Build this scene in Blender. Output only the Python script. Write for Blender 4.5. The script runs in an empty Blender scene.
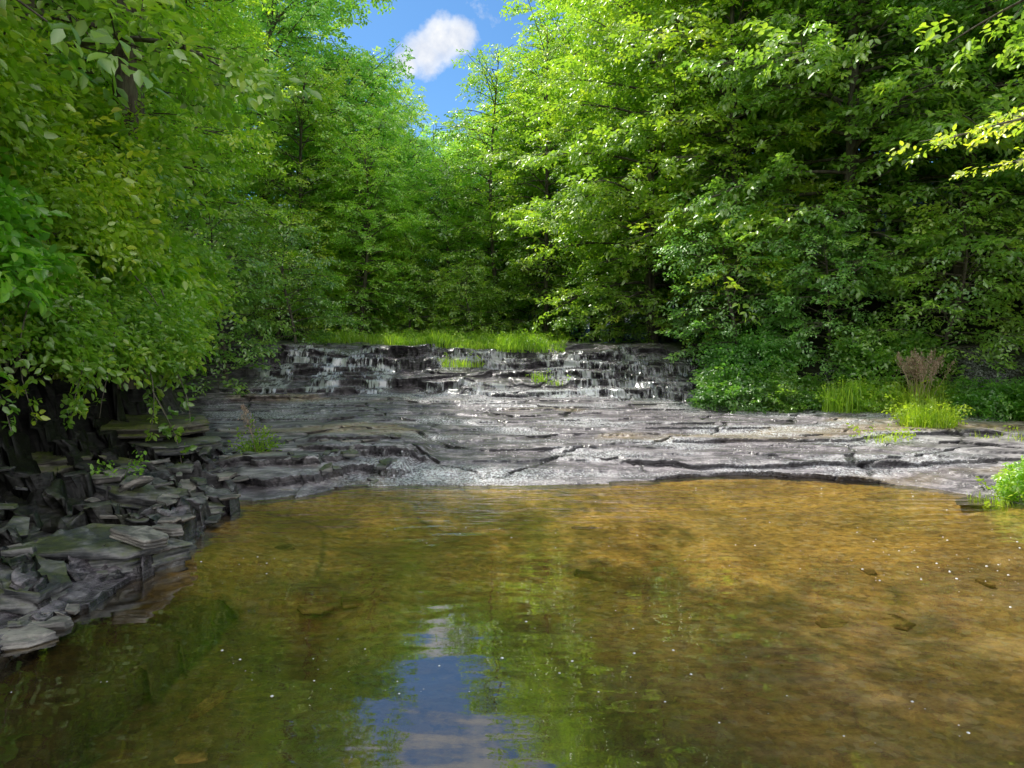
import bpy, math, random
import numpy as np
from mathutils import Matrix, Vector

random.seed(7)
RNG = np.random.default_rng(7)
PI = math.pi
scene = bpy.context.scene
COL = scene.collection

# ------------------------------------------------------------------ noise
def _hash(ix, iy, seed):
    h = (ix.astype(np.int64) * 374761393 + iy.astype(np.int64) * 668265263 + seed * 1442695041) & 0xffffffff
    h = ((h ^ (h >> 13)) * 1274126177) & 0xffffffff
    h = (h ^ (h >> 16)) & 0xffffffff
    return h / 4294967295.0

def vnoise(x, y, seed=0):
    x = np.asarray(x, float); y = np.asarray(y, float)
    x, y = np.broadcast_arrays(x, y)
    ix = np.floor(x); iy = np.floor(y)
    fx = x - ix; fy = y - iy
    fx = fx * fx * (3 - 2 * fx); fy = fy * fy * (3 - 2 * fy)
    a = _hash(ix, iy, seed); b = _hash(ix + 1, iy, seed)
    c = _hash(ix, iy + 1, seed); d = _hash(ix + 1, iy + 1, seed)
    return (a * (1 - fx) + b * fx) * (1 - fy) + (c * (1 - fx) + d * fx) * fy - 0.5

def fbm(x, y, seed=0, octv=4, gain=0.5):
    s = 0; a = 1.0; t = 0
    for o in range(octv):
        s = s + a * vnoise(x * 2 ** o, y * 2 ** o, seed + o * 17)
        t += a; a *= gain
    return s / t * 2.0          # about -1..1

def sstep(a, b, x):
    t = np.clip((x - a) / (b - a), 0, 1)
    return t * t * (3 - 2 * t)

def cells(x, y, seed, jit=.9):
    """broken-block pattern: id noise, local offsets and distance to the joint of the nearest jittered cell"""
    ix = np.floor(x); iy = np.floor(y)
    d1 = np.full(x.shape, 9.); d2 = np.full(x.shape, 9.); h = np.zeros(x.shape); ox = np.zeros(x.shape); oy = np.zeros(x.shape)
    for a in (-1, 0, 1):
        for b in (-1, 0, 1):
            cx = ix + a; cy = iy + b
            px_ = cx + .5 + jit * (_hash(cx, cy, seed) - .5); py_ = cy + .5 + jit * (_hash(cx, cy, seed + 1) - .5)
            d = np.hypot(x - px_, y - py_); near = d < d1
            d2 = np.where(near, d1, np.minimum(d2, d))
            h = np.where(near, _hash(cx, cy, seed + 2), h); ox = np.where(near, x - px_, ox); oy = np.where(near, y - py_, oy)
            d1 = np.where(near, d, d1)
    return h - .5, ox, oy, d2 - d1

def blocky(v, seed):
    k = np.floor(v); return _hash(k, k * 0, seed) - .5

# ------------------------------------------------------------------ mesh helpers
def make_mesh(name, V, quads=None, tris=None, tint=None, attrs=None, smooth=False):
    me = bpy.data.meshes.new(name)
    V = np.asarray(V, np.float32)
    nq = 0 if quads is None else len(quads)
    nt = 0 if tris is None else len(tris)
    me.vertices.add(len(V)); me.vertices.foreach_set('co', V.ravel())
    idx = []
    if nq: idx.append(np.asarray(quads, np.int32).ravel())
    if nt: idx.append(np.asarray(tris, np.int32).ravel())
    idx = np.concatenate(idx)
    me.loops.add(len(idx)); me.loops.foreach_set('vertex_index', idx)
    me.polygons.add(nq + nt)
    ls = np.concatenate([np.arange(nq) * 4, nq * 4 + np.arange(nt) * 3]).astype(np.int32)
    me.polygons.foreach_set('loop_start', ls)
    if smooth:
        me.polygons.foreach_set('use_smooth', np.ones(nq + nt, bool))
    if tint is not None:
        a = me.attributes.new('tint', 'FLOAT', 'POINT'); a.data.foreach_set('value', np.asarray(tint, np.float32))
    for k, v in (attrs or {}).items():
        a = me.attributes.new(k, 'FLOAT', 'POINT'); a.data.foreach_set('value', np.asarray(v, np.float32).ravel())
    me.update(calc_edges=True)
    return me

class Acc:
    def __init__(self):
        self.V = []; self.Q = []; self.T = []; self.C = []; self.n = 0
    def add(self, V, Q=None, T=None, tint=None):
        V = np.asarray(V, float).reshape(-1, 3)
        self.V.append(V)
        self.C.append(np.full(len(V), 0.5) if tint is None else np.asarray(tint, float))
        if Q is not None and len(Q): self.Q.append(np.asarray(Q) + self.n)
        if T is not None and len(T): self.T.append(np.asarray(T) + self.n)
        self.n += len(V)
    def mesh(self, name, smooth=False):
        return make_mesh(name, np.concatenate(self.V),
                         np.concatenate(self.Q) if self.Q else None,
                         np.concatenate(self.T) if self.T else None,
                         np.concatenate(self.C), smooth=smooth)

def tube(acc, P, R, sides=6, tint=0.5, wob=0.0, rng=RNG):
    P = np.asarray(P, float); n = len(P)
    R = np.broadcast_to(np.asarray(R, float), (n,))
    T = np.gradient(P, axis=0); T /= np.linalg.norm(T, axis=1, keepdims=True) + 1e-9
    ref = np.array([0.31, 0.17, 0.93]) if abs(T[0][2]) < 0.9 else np.array([1.0, 0.1, 0])
    U = np.cross(T, ref); U /= np.linalg.norm(U, axis=1, keepdims=True) + 1e-9
    W = np.cross(T, U)
    a = np.arange(sides) / sides * 2 * PI
    rr = R[:, None] * (1 + (wob * (rng.random((n, sides)) - .5) if wob else 0))
    V = P[:, None, :] + rr[..., None] * (np.cos(a)[None, :, None] * U[:, None, :] + np.sin(a)[None, :, None] * W[:, None, :])
    i = np.arange(n - 1)[:, None] * sides; j = np.arange(sides)[None, :]; k = (j + 1) % sides
    Q = np.stack([i + j, i + k, i + sides + k, i + sides + j], -1).reshape(-1, 4)
    acc.add(V.reshape(-1, 3), Q, tint=np.full(n * sides, tint))

def link(name, me, mat, parent=None, loc=(0, 0, 0), rotz=0, scale=1.0):
    o = bpy.data.objects.new(name, me); COL.objects.link(o)
    if mat is not None and not me.materials: me.materials.append(mat)
    o.location = loc; o.rotation_euler = (0, 0, rotz); o.scale = (scale,) * 3 if np.isscalar(scale) else scale
    if parent is not None: o.parent = parent
    return o

def tag(o, label=None, cat=None, group=None, kind=None):
    if label: o['label'] = label
    if cat: o['category'] = cat
    if group: o['group'] = group
    if kind: o['kind'] = kind
    return o

# ------------------------------------------------------------------ node helper
def newmat(name):
    m = bpy.data.materials.new(name); m.use_nodes = True
    nt = m.node_tree; nt.nodes.clear()
    return m, nt

class NT:
    def __init__(self, nt): self.nt = nt
    def n(self, typ, **kw):
        nd = self.nt.nodes.new(typ)
        for k, v in kw.items():
            if k.startswith('i_'):
                key = k[2:].replace('_', ' ')
                key = int(key) if key.isdigit() else key
                nd.inputs[key].default_value = v
            else: setattr(nd, k, v)
        return nd
    def l(self, a, b): self.nt.links.new(a, b)
    def math(self, op, a, b=None, clamp=False):
        nd = self.n('ShaderNodeMath', operation=op, use_clamp=clamp)
        for i, v in enumerate((a, b)):
            if v is None: continue
            if isinstance(v, (int, float)): nd.inputs[i].default_value = v
            else: self.l(v, nd.inputs[i])
        return nd.outputs[0]
    def mix(self, fac, a, b, blend='MIX'):
        nd = self.n('ShaderNodeMix', data_type='RGBA', blend_type=blend)
        for s, v in ((nd.inputs[0], fac), (nd.inputs[6], a), (nd.inputs[7], b)):
            if isinstance(v, (int, float)): s.default_value = v
            elif isinstance(v, tuple): s.default_value = (*v, 1) if len(v) == 3 else v
            else: self.l(v, s)
        return nd.outputs[2]
    def noise(self, vec, scale, detail=3, rough=.55, dist=0):
        nd = self.n('ShaderNodeTexNoise', i_Scale=scale, i_Detail=detail, i_Roughness=rough, i_Distortion=dist)
        self.l(vec, nd.inputs['Vector']); return nd.outputs['Fac']
    def ramp(self, fac, stops):
        nd = self.n('ShaderNodeValToRGB'); cr = nd.color_ramp
        while len(cr.elements) < len(stops): cr.elements.new(0.5)
        for e, (p, c) in zip(cr.elements, stops):
            e.position = p; e.color = (c, c, c, 1) if isinstance(c, (int, float)) else (*c, 1)
        self.l(fac, nd.inputs[0]); return nd.outputs[0]
    def attr(self, name):
        return self.n('ShaderNodeAttribute', attribute_name=name).outputs['Fac']
    def mapping(self, vec, scale=(1, 1, 1), rot=(0, 0, 0)):
        nd = self.n('ShaderNodeMapping'); nd.inputs['Scale'].default_value = scale; nd.inputs['Rotation'].default_value = rot
        self.l(vec, nd.inputs[0]); return nd.outputs[0]

# ------------------------------------------------------------------ materials
def leaf_material(name, dark, mid, light, trans=0.45, gloss=0.08, rough=0.4, tr_gain=(1.35, 1.5, .55)):
    m, nt = newmat(name); N = NT(nt)
    tint = N.attr('tint')
    oi = N.n('ShaderNodeObjectInfo')
    geo = N.n('ShaderNodeNewGeometry')
    patch = N.noise(geo.outputs['Position'], 0.55, 3)
    f = N.math('ADD', N.math('MULTIPLY', tint, 0.6), N.math('MULTIPLY', patch, 0.8))
    f = N.math('SUBTRACT', f, 0.2, True)
    base = N.ramp(f, [(0.12, dark), (0.5, mid), (0.88, light)])
    base = N.mix(1.0, base, oi.outputs['Color'], 'MULTIPLY')
    trc = N.mix(1.0, base, tr_gain, 'MULTIPLY')
    dif = N.n('ShaderNodeBsdfDiffuse'); N.l(base, dif.inputs[0])
    trn = N.n('ShaderNodeBsdfTranslucent'); N.l(trc, trn.inputs[0])
    mx = N.n('ShaderNodeMixShader', i_0=trans); N.l(dif.outputs[0], mx.inputs[1]); N.l(trn.outputs[0], mx.inputs[2])
    gl = N.n('ShaderNodeBsdfGlossy', i_Roughness=rough); gl.inputs[0].default_value = (.95, 1, .9, 1)
    mg = N.n('ShaderNodeMixShader', i_0=gloss); N.l(mx.outputs[0], mg.inputs[1]); N.l(gl.outputs[0], mg.inputs[2])
    out = N.n('ShaderNodeOutputMaterial'); N.l(mg.outputs[0], out.inputs[0])
    return m

M_LEAF = leaf_material('broadleaf_foliage', (.12, .26, .04), (.29, .50, .075), (.60, .74, .11), trans=.5, gloss=.12)
M_LEAFBIG = leaf_material('large_leaf_foliage', (.12, .28, .045), (.26, .48, .06), (.58, .70, .09), trans=.55, gloss=.09)
M_GRASS = leaf_material('grass_blades', (.15, .30, .03), (.30, .48, .05), (.52, .66, .09), trans=.5, gloss=.04)
M_SEED = leaf_material('seed_heads', (.34, .25, .19), (.58, .45, .36), (.78, .66, .55), trans=.4, gloss=.02, tr_gain=(1.1, 1, .9))

def bark_material(name, c1, c2):
    m, nt = newmat(name); N = NT(nt)
    tc = N.n('ShaderNodeTexCoord')
    v = N.mapping(tc.outputs['Object'], (9, 9, 1.6))
    f = N.noise(v, 1.6, 6, .65)
    c = N.ramp(f, [(.35, c1), (.62, c2)])
    lich = N.noise(tc.outputs['Object'], 2.2, 4)
    c = N.mix(N.ramp(lich, [(.55, 0.0), (.68, .45)]), c, (.18, .20, .13))
    b = N.n('ShaderNodeBsdfPrincipled', i_Roughness=.9); N.l(c, b.inputs['Base Color'])
    bp = N.n('ShaderNodeBump', i_Strength=.8, i_Distance=.03); N.l(f, bp.inputs['Height']); N.l(bp.outputs[0], b.inputs['Normal'])
    out = N.n('ShaderNodeOutputMaterial'); N.l(b.outputs[0], out.inputs[0])
    return m
M_BARK = bark_material('grey_brown_bark', (.035, .028, .02), (.17, .15, .12))
M_TWIG = bark_material('pale_twig_bark', (.09, .08, .06), (.26, .23, .19))

def rock_material(name, dry1, dry2, use_attr=True, moss=0.0, spec=.5, wetness=0.35):
    m, nt = newmat(name); N = NT(nt)
    geo = N.n('ShaderNodeNewGeometry'); pos = geo.outputs['Position']
    warp = N.noise(pos, 0.9, 2)
    sep = N.n('ShaderNodeSeparateXYZ'); N.l(pos, sep.inputs[0])
    # thin sediment layering in height
    comb = N.n('ShaderNodeCombineXYZ')
    N.l(N.math('MULTIPLY', sep.outputs[0], .9), comb.inputs[0]); N.l(N.math('MULTIPLY', sep.outputs[1], 1.6), comb.inputs[1])
    N.l(N.math('ADD', N.math('MULTIPLY', sep.outputs[2], 26), N.math('MULTIPLY', warp, 5)), comb.inputs[2])
    strata = N.noise(comb.outputs[0], 1.4, 5, .65)
    fine = N.noise(pos, 22, 6, .7)
    mid = N.noise(N.mapping(pos, (1.2, 3.0, 3.0)), 2.3, 5, .65)
    f = N.math('ADD', N.math('MULTIPLY', strata, .5), N.math('MULTIPLY', mid, .5))
    dry = N.ramp(f, [(.40, tuple(c * .6 for c in dry1)), (.48, dry1), (.58, dry2)])
    dry = N.mix(N.ramp(fine, [(.35, .0), (.7, .35)]), dry, tuple(c * .45 for c in dry1))
    if use_attr:
        wet = N.attr('wet'); mossf = N.attr('moss'); brown = N.attr('brown'); foam_glint = N.attr('foam_glint'); soil = N.attr('soil')
    wetc = N.mix(1.0, dry, (.92, .88, .93), 'MULTIPLY')
    bp1 = N.n('ShaderNodeBump', i_Strength=.65, i_Distance=.03)
    hh = N.math('ADD', N.math('MULTIPLY', strata, .6), N.math('MULTIPLY', fine, .5)); N.l(hh, bp1.inputs['Height'])
    b = N.n('ShaderNodeBsdfPrincipled')
    if use_attr:
        c = N.mix(wet, dry, wetc)
        bn = N.noise(N.mapping(pos, (1, 2.2, 1)), 2.2, 4)
        bf = N.math('MULTIPLY', brown, N.ramp(bn, [(.3, 0.75), (.6, 1.0)]))
        bc = N.ramp(N.noise(pos, 13, 4, .7), [(.3, (.40, .25, .06)), (.55, (.88, .60, .17)), (.75, (.97, .76, .32))])
        vo = N.n('ShaderNodeTexVoronoi', i_Scale=19.0, i_Randomness=1.0); N.l(N.mapping(pos, (1, 1.3, 1)), vo.inputs['Vector'])
        vs = N.n('ShaderNodeSeparateColor'); N.l(vo.outputs['Color'], vs.inputs[0])
        bc = N.mix(N.math('MULTIPLY', N.ramp(vs.outputs[0], [(.55, 0.0), (.95, 1.0)]), .55), bc, (.20, .13, .05))
        bc = N.mix(N.math('MULTIPLY', N.ramp(vs.outputs[1], [(.8, 0.0), (.95, 1.0)]), .5), bc, (.95, .85, .6))
        big_ = N.ramp(N.noise(pos, 1.1, 4, .6), [(.38, .55), (.6, 1.0)])
        bc = N.mix(1.0, bc, big_, 'MULTIPLY')
        c = N.mix(bf, c, bc)
        mn = N.ramp(N.noise(pos, 7, 5, .7), [(.35, 0.0), (.6, 1.0)])
        c = N.mix(N.math('MULTIPLY', mossf, mn, True), c, N.ramp(fine, [(.3, (.035, .05, .01)), (.7, (.16, .19, .03))]))
        c = N.mix(soil, c, N.ramp(fine, [(.3, (.012, .014, .006)), (.7, (.04, .05, .02))]))
        # rippling film of running water: many small steep facets, stretched along the flow front
        rip = N.noise(N.mapping(pos, (1.0, .8, 1)), 17, 3, .6)
        rip2 = N.noise(N.mapping(pos, (1.0, .8, 1)), 60, 2, .6)
        ripple = N.math('ADD', rip, N.math('MULTIPLY', rip2, .3))
        bp2 = N.n('ShaderNodeBump', i_Distance=.05); N.l(ripple, bp2.inputs['Height'])
        above = N.math('GREATER_THAN', sep.outputs[2], -.008)
        N.l(N.math('MULTIPLY', N.math('MULTIPLY', wet, .6), above), bp2.inputs['Strength']); N.l(bp1.outputs[0], bp2.inputs['Normal'])
        fn = N.ramp(N.noise(N.mapping(pos, (1.3, 1, 1)), 22, 5, .8), [(.46, 0.0), (.62, 1.0)])
        ff = N.math('MULTIPLY', foam_glint, fn, True)
        c = N.mix(ff, c, (.82, .85, .9))
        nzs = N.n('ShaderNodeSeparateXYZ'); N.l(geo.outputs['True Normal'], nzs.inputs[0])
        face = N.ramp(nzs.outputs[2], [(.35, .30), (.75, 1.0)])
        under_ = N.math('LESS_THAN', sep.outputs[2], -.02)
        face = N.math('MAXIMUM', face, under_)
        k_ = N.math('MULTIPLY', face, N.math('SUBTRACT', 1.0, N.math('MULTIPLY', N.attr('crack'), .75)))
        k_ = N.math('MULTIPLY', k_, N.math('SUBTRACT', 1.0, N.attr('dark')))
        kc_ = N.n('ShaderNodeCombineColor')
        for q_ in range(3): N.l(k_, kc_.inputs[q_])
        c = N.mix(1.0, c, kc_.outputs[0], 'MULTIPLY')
        N.l(c, b.inputs['Base Color'])
        r = N.math('SUBTRACT', .68, N.math('MULTIPLY', N.math('MULTIPLY', wet, above), .52)); r = N.math('ADD', r, N.math('MULTIPLY', ff, .3), True)
        N.l(r, b.inputs['Roughness'])
        N.l(N.math('ADD', .3, N.math('MULTIPLY', wet, .35)), b.inputs['Specular IOR Level'])
        N.l(bp2.outputs[0], b.inputs['Normal'])
    else:
        c = dry
        if moss:
            up = N.n('ShaderNodeSeparateXYZ'); N.l(geo.outputs['Normal'], up.inputs[0])
            mf = N.math('MULTIPLY', N.ramp(N.noise(pos, 5, 5, .7), [(.4, 0.0), (.56, moss)]), N.ramp(up.outputs[2], [(.2, 0.0), (.7, 1.0)]))
            c = N.mix(mf, c, N.ramp(fine, [(.3, (.03, .05, .01)), (.7, (.17, .20, .03))]))
        N.l(c, b.inputs['Base Color']); b.inputs['Roughness'].default_value = 1 - wetness
        b.inputs['Specular IOR Level'].default_value = spec
        N.l(bp1.outputs[0], b.inputs['Normal'])
    out = N.n('ShaderNodeOutputMaterial'); N.l(b.outputs[0], out.inputs[0])
    return m

M_GROUND = rock_material('layered_shale_ground', (.20, .185, .20), (.52, .49, .50))
M_SLAB = rock_material('grey_shale_slab', (.075, .08, .085), (.27, .265, .26), False, moss=.55, wetness=.45)
M_SLABBLUE = rock_material('blue_grey_shale', (.09, .115, .15), (.24, .28, .33), False, wetness=.55)
M_SLABPALE = rock_material('pale_dry_shale', (.17, .16, .15), (.42, .39, .35), False, wetness=.4)
M_SUNK = rock_material('algae_coated_stone', (.22, .15, .05), (.62, .45, .18), False, wetness=.2)
M_SLABMOSS = rock_material('mossy_shale', (.08, .075, .06), (.22, .20, .16), False, moss=.95, wetness=.3)

# ------------------------------------------------------------------ terrain heights
FX = np.array([-12, -7, -4.2, -3.0, -1.0, 1.0, 2.5, 3.4, 4.4, 6.0, 9, 14])
FY = np.array([15.2, 15.2, 15.6, 15.9, 15.8, 16.0, 15.6, 15.0, 14.6, 14.3, 14, 14])
SX = np.array([-9, -3.2, -2.7, -2.3, -1.9, -1.2, 0, 1.2, 2.4, 3.4, 4.4, 5.0, 5.5, 6.2, 9, 14])
SY = np.array([8.0, 7.7, 7.7, 8.1, 8.7, 8.75, 8.75, 8.8, 9.15, 9.2, 8.95, 8.6, 7.6, 6.9, 6.0, 5.0])
LY = np.array([-60, 2, 4, 5.5, 7.2, 8.2, 9.3, 11, 13, 15.5, 18, 24, 40, 80])
LX = np.array([-2.9, -2.85, -2.8, -2.7, -2.85, -3.1, -3.7, -4.4, -5.6, -6.6, -6.6, -6.8, -4.5, -3])
BY = np.array([2.0, 4.5, 5.8, 8.5, 10, 12, 15, 60])        # left toe shelf width by y
BW = np.array([1.7, 1.75, 1.75, 1.35, .9, .5, .4, .4])
RX = np.array([3.6, 4.0, 5.0, 6.0, 7.2, 9.2, 12, 20])
RY = np.array([15.5, 15.0, 14.2, 13.7, 13.1, 12.5, 11.0, 8])
LAY = [(0.00, .07), (.12, .09), (.30, .15), (.62, .06), (.85, .12), (1.05, .07), (1.3, .14), (1.6, .07), (1.8, .13), (2.05, .07), (2.25, .09)]

def heights(x, y, full=False):
    n1 = fbm(x * .5, y * .5, 3, 4); n2 = fbm(x * 2.1, y * 2.1, 11, 4); n3 = fbm(x * .22, y * .22, 5, 3)
    jag = fbm(x * 3.2, y * .8, 21, 5, .62)
    yf = np.interp(x, SX, SY) + .15 * blocky(x * .9 + .15 * y, 401) + .09 * blocky(x * 2.7 + .2 * y, 402) + .10 * jag + .12 * fbm(x * .9, y * 0, 31, 2)
    df = y - yf
    dl = np.interp(y, LY, LX) + .16 * jag + .12 * n2 - x
    D = np.maximum(df, dl)
    # pool bed
    bed = -.012 - .40 * (1 - np.exp(np.minimum(D, 0) / 1.9)) + (.03 * n2 + .05 * n1) * sstep(0, -.8, D)
    # sunken shelf of bedrock at the near end of the shore
    near_ = sstep(5.3, 5.0, y + .15 * n2)
    sh = sstep(-.015, .02, dl + .78 + .14 * fbm(x * 1.1, y * .9, 44, 4)) * near_
    bed = np.where(D < 0, bed - .17 * near_ * sstep(-.2, -.75, dl) * sstep(-2.6, -1.2, dl), bed)
    bed = np.where(D < 0, bed * (1 - sh) + (-.085 + .012 * n2 - .03 * sstep(-.2, -.75, dl)) * sh, bed)
    # apron: gently rising, terraced
    q = .035 + .080 * np.clip(df, 0, 7.4) + .045 * fbm(x * .55, y * 1.1, 55, 4) * sstep(0, 1.0, df) + .02 * fbm(x * .25, y * 2.4, 56, 3)
    hc, cxo, cyo, ec = cells(x * .55 + .12 * jag + .25 * y, y * 1.15 + .1 * n2, 231)
    q = q + .032 * hc * sstep(.2, 1.2, df) - .03 * sstep(.05, 0, ec) * sstep(.3, .8, df)
    st = .058
    k = np.floor(q / st); fr = q / st - k
    terr = st * (k + sstep(.0, .05, fr) * .72 + .28 * fr)
    ap = np.where(df > 0, terr * .62 + q * .38, 0)
    lipz = sstep(1.6, 2.3, x) * sstep(5.4, 5.0, x) * sstep(-.45, .25, fbm(x * .8, x * 0, 405, 3))
    ap = ap * np.maximum(sstep(-.1, .75, df + .25 * n2), .30 * lipz)
    ap = np.maximum(ap, .004 + .008 * sstep(0, .06, df))
    lip = sstep(1.6, 2.3, x) * sstep(5.4, 5.0, x)
    ap += lip * (.055 * sstep(-.45, .25, fbm(x * .8, x * 0, 405, 3)) * sstep(-.0, .03, df) * np.exp(-np.clip(df, 0, 9) / 1.3))
    lsh = sstep(-4.2, -3.2, x) * sstep(-1.1, -1.6, x + .35 * jag)    # shelf to the near end of the falls
    ap += lsh * (.10 * sstep(0, .03, df - .42 - .2 * jag) + .08 * sstep(0, .03, df - .95 - .25 * jag)) * np.exp(-np.clip(df - 1, 0, 9) / 1.5)
    for (xa, xb, ya, sl, th_) in [(1.3, 5.4, 9.65, -.10, .055), (2.3, 7.5, 10.9, -.05, .05), (.2, 2.9, 10.3, .06, .03), (2.0, 4.6, 11.9, .03, .04), (4.3, 7.5, 9.4, -.12, .045), (-2.9, -.9, 9.55, .05, .06), (-3.1, -1.5, 10.3, .04, .05)]:
        dd = y - ya - sl * (x - xa) - .10 * jag - .07 * blocky(x * 1.9 + ya, int(ya * 10))
        ap = ap + th_ * sstep(0, .03, dd) * np.exp(-np.clip(dd, 0, 9) / 1.1) * sstep(xa, xa + .3, x + .2 * n2) * sstep(xb, xb - .4, x) * (df > 0)
    # falls
    fb = np.interp(x, FX, FY)
    d = y - fb
    fz = np.zeros_like(d)
    for i, (o, dz) in enumerate(LAY):
        off = o + .62 * fbm(x * .42 + 3 * i, x * 0 + 1.7 * i, 70 + i, 2) + .12 * fbm(x * 2.0, x * 0 + i, 90 + i, 5, .65) + .34 * blocky(x * .62 + i * .37 + .2 * y, 140 + i) + .10 * blocky(x * 2.3 + i * .7, 150 + i)
        if i < 3: off = off - .55 * sstep(-2.6, -4.2, x)
        wd = .04 + .75 * sstep(.12, .34, fbm(x * .5 + 9 * i, x * 0 + 2.3 * i, 130 + i, 2))      # sheer face here, worn slope there
        fz = fz + dz * sstep(0, 1, (d - off) / wd)
    fz = fz + .03 * sstep(0, 1.2, d) * n2 + .02 * sstep(0, .3, d) * jag
    top = .02 * np.clip(d - 2.3, 0, 30)
    z = np.where(df > -.0, ap, bed)
    z = z + np.where(df > 0, fz + top, 0)
    # left bank
    w = np.interp(y, BY, BW)
    t = np.clip(dl / w, 0, 1)
    ca, sa = math.cos(.45), math.sin(.45)
    rx_, ry_ = (x * ca + y * sa), (-x * sa + y * ca)
    wx_ = rx_ + .12 * fbm(x * 3, y * 3, 48, 3); wy_ = ry_ + .12 * fbm(x * 3, y * 3, 49, 3)
    h1, o1x, o1y, e1 = cells(wx_ * 1.5, wy_ * 2.6, 201)
    h2, o2x, o2y, e2 = cells(wx_ * 4.2, wy_ * 6.5, 211)
    tilt1 = (_hash(np.floor(h1 * 997), np.floor(h1 * 991), 5) - .35) * o1y * .16 + (_hash(np.floor(h1 * 887), np.floor(h1 * 881), 6) - .6) * o1x * .13
    tl = .03 + .33 * t + .085 * h1 + tilt1 + .055 * h2 * (.4 + h1 + .5) - .03 * sstep(.08, 0, e1) + .05 * n1
    tl = np.where(t < .3, tl * (t / .3) + .03, tl)
    stl = .034
    kq = np.floor(tl / stl); fq = tl / stl - kq
    tl = stl * (kq + sstep(0, .15, fq) * .7 + .3 * fq)
    over = dl - w
    cl = np.clip(over, 0, 99)
    cliff = 1.05 * sstep(0, .75, cl + .15 * n2 + .22 * h1 + .14 * h2) + .5 * np.clip(cl - .5, 0, 14) + .9 * n3 * sstep(1, 4, cl)
    kc = .16; qc = np.floor(cliff / kc); cliff2 = kc * (qc + sstep(0, .3, cliff / kc - qc))
    cliff = np.where(cl < 1.2, cliff2, cliff)
    lz = np.where(dl > 0, np.maximum(tl, .015) + cliff, -9)
    lz = np.where(y > 15.5, lz + np.where(dl > 0, .9, 0) * sstep(15.5, 17, y), lz)
    z = np.where(dl > 0, np.maximum(z, lz), z)
    # right bank
    rr = np.minimum(y - np.interp(x, RX, RY), (x - 3.7))
    rz = .62 + .5 * sstep(0, .5, rr) + .55 * np.clip(rr - .3, 0, 16) + .15 * n2 + .6 * n3 * sstep(1, 4, rr)
    z = np.where(rr > 0, np.maximum(z, rz), z)
    # valley rises in the far distance
    z = z + .10 * np.clip(y - 34, 0, 60)
    z = z + np.where(y < 2, 0, 0)
    if not full: return z
    near_ = sstep(5.3, 5.0, y + .15 * n2)
    # masks
    land = (D > 0)
    bankm = np.maximum(sstep(.0, .5, cl), sstep(-.1, .3, rr))
    flow = sstep(-3.2, -1.4, x + .5 * n1 - .25 * (y - 9.5)) * sstep(6.6, 5.4, x + .5 * n1)
    flow = np.maximum(flow, sstep(11.0, 12.2, y + .6 * n1) * sstep(-6.6, -5.8, x))
    wet = np.where(D > 0, np.clip(flow, 0, 1), 1) * (1 - bankm)
    wet = np.maximum(wet, .55 * sstep(.5, .0, dl) * (dl > 0))
    wet = np.maximum(wet, .35 * (1 - bankm))
    wet *= sstep(25, 20, y)
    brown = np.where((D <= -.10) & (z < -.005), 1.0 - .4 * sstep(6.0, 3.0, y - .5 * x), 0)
    bp = sstep(.12, .4, fbm(x * .45, y * .8, 61, 3)) * .32 * (df > 0) * (df < 7) * (dl < 0)
    brown = np.maximum(brown, bp)
    moss = sstep(0.15, .5, fbm(x * .9, y * .9, 62, 3) + .38) * np.clip(np.where(dl > .35, .75, 0) + np.where(rr > -1.2, .35, 0), 0, 1)
    foam_glint = np.exp(-((x + .45) / .8) ** 2 - ((y - 9.0) / .38) ** 2) * 1.5  # sun glare at the far pool edge painted white along with foam
    foam_glint += .8 * np.exp(-((x - 1.9) / .9) ** 2 - ((y - 10.9) / .16) ** 2)
    foam_glint += .6 * np.exp(-((x - 1.2) / 1.4) ** 2 - ((y - 9.2) / .12) ** 2)
    foam_glint += .5 * sstep(-.30, -.05, d) * sstep(.15, 0, d) * sstep(-4.6, -4.0, x) * sstep(3.5, 3, x)
    foam_glint += .85 * (df > 0) * (d < -.1) * sstep(-.15, .35, fbm(x * .8, y * 1.6, 64, 3)) * flow  # speckle over the film: aerated water plus painted sun glitter
    soil = np.clip(bankm * np.maximum(sstep(.5, 1.4, cl), sstep(.05, .4, rr)) + sstep(21, 26, y), 0, 1)
    crack = np.clip((D < -.05) * sstep(.035, .01, np.abs(dl + .80 + .14 * fbm(x * 1.1, y * .9, 44, 4))) * near_ + (D < -.1) * sstep(.02, .0, np.abs(fbm(x * .35, y * .5, 88, 2))) * .7 * sstep(1, 0, x) + sstep(.05, .01, ec) * (df > .3) * (d < 0) * (dl < 0) + (dl > 0) * (sstep(.10, .0, e1) * .9 + sstep(.07, 0, e2) * .6) * (1 - bankm * .5), 0, 1)
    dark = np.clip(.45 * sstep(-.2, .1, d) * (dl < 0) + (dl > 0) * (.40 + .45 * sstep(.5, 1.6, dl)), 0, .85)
    dark = np.where(D < 0, np.maximum(dark, .45 * sstep(-.4, -.9, dl) * 0 + .10 * sh + .72 * sstep(6.2, 4.4, y + .35 * n1) * sstep(2.0, .2, x + .5 * n1 + .8 * (y - 4))), dark)  # tree shade over the near pool painted into the bed colour
    return z, dict(crack=crack, dark=dark, wet=wet, brown=brown, moss=moss, foam_glint=foam_glint, soil=soil)

def hz(x, y):
    return float(heights(np.array([float(x)]), np.array([float(y)]))[0])

def axis(a, b, step, lo, hi, grow=1.22):
    core = list(np.arange(a, b + 1e-6, step))
    s = step; v = core[-1]; r = []
    while v < hi: s = min(s * grow, 40); v += s; r.append(v)
    s = step; v = core[0]; l = []
    while v > lo: s = min(s * grow, 40); v -= s; l.append(v)
    return np.array(l[::-1] + core + r)

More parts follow.
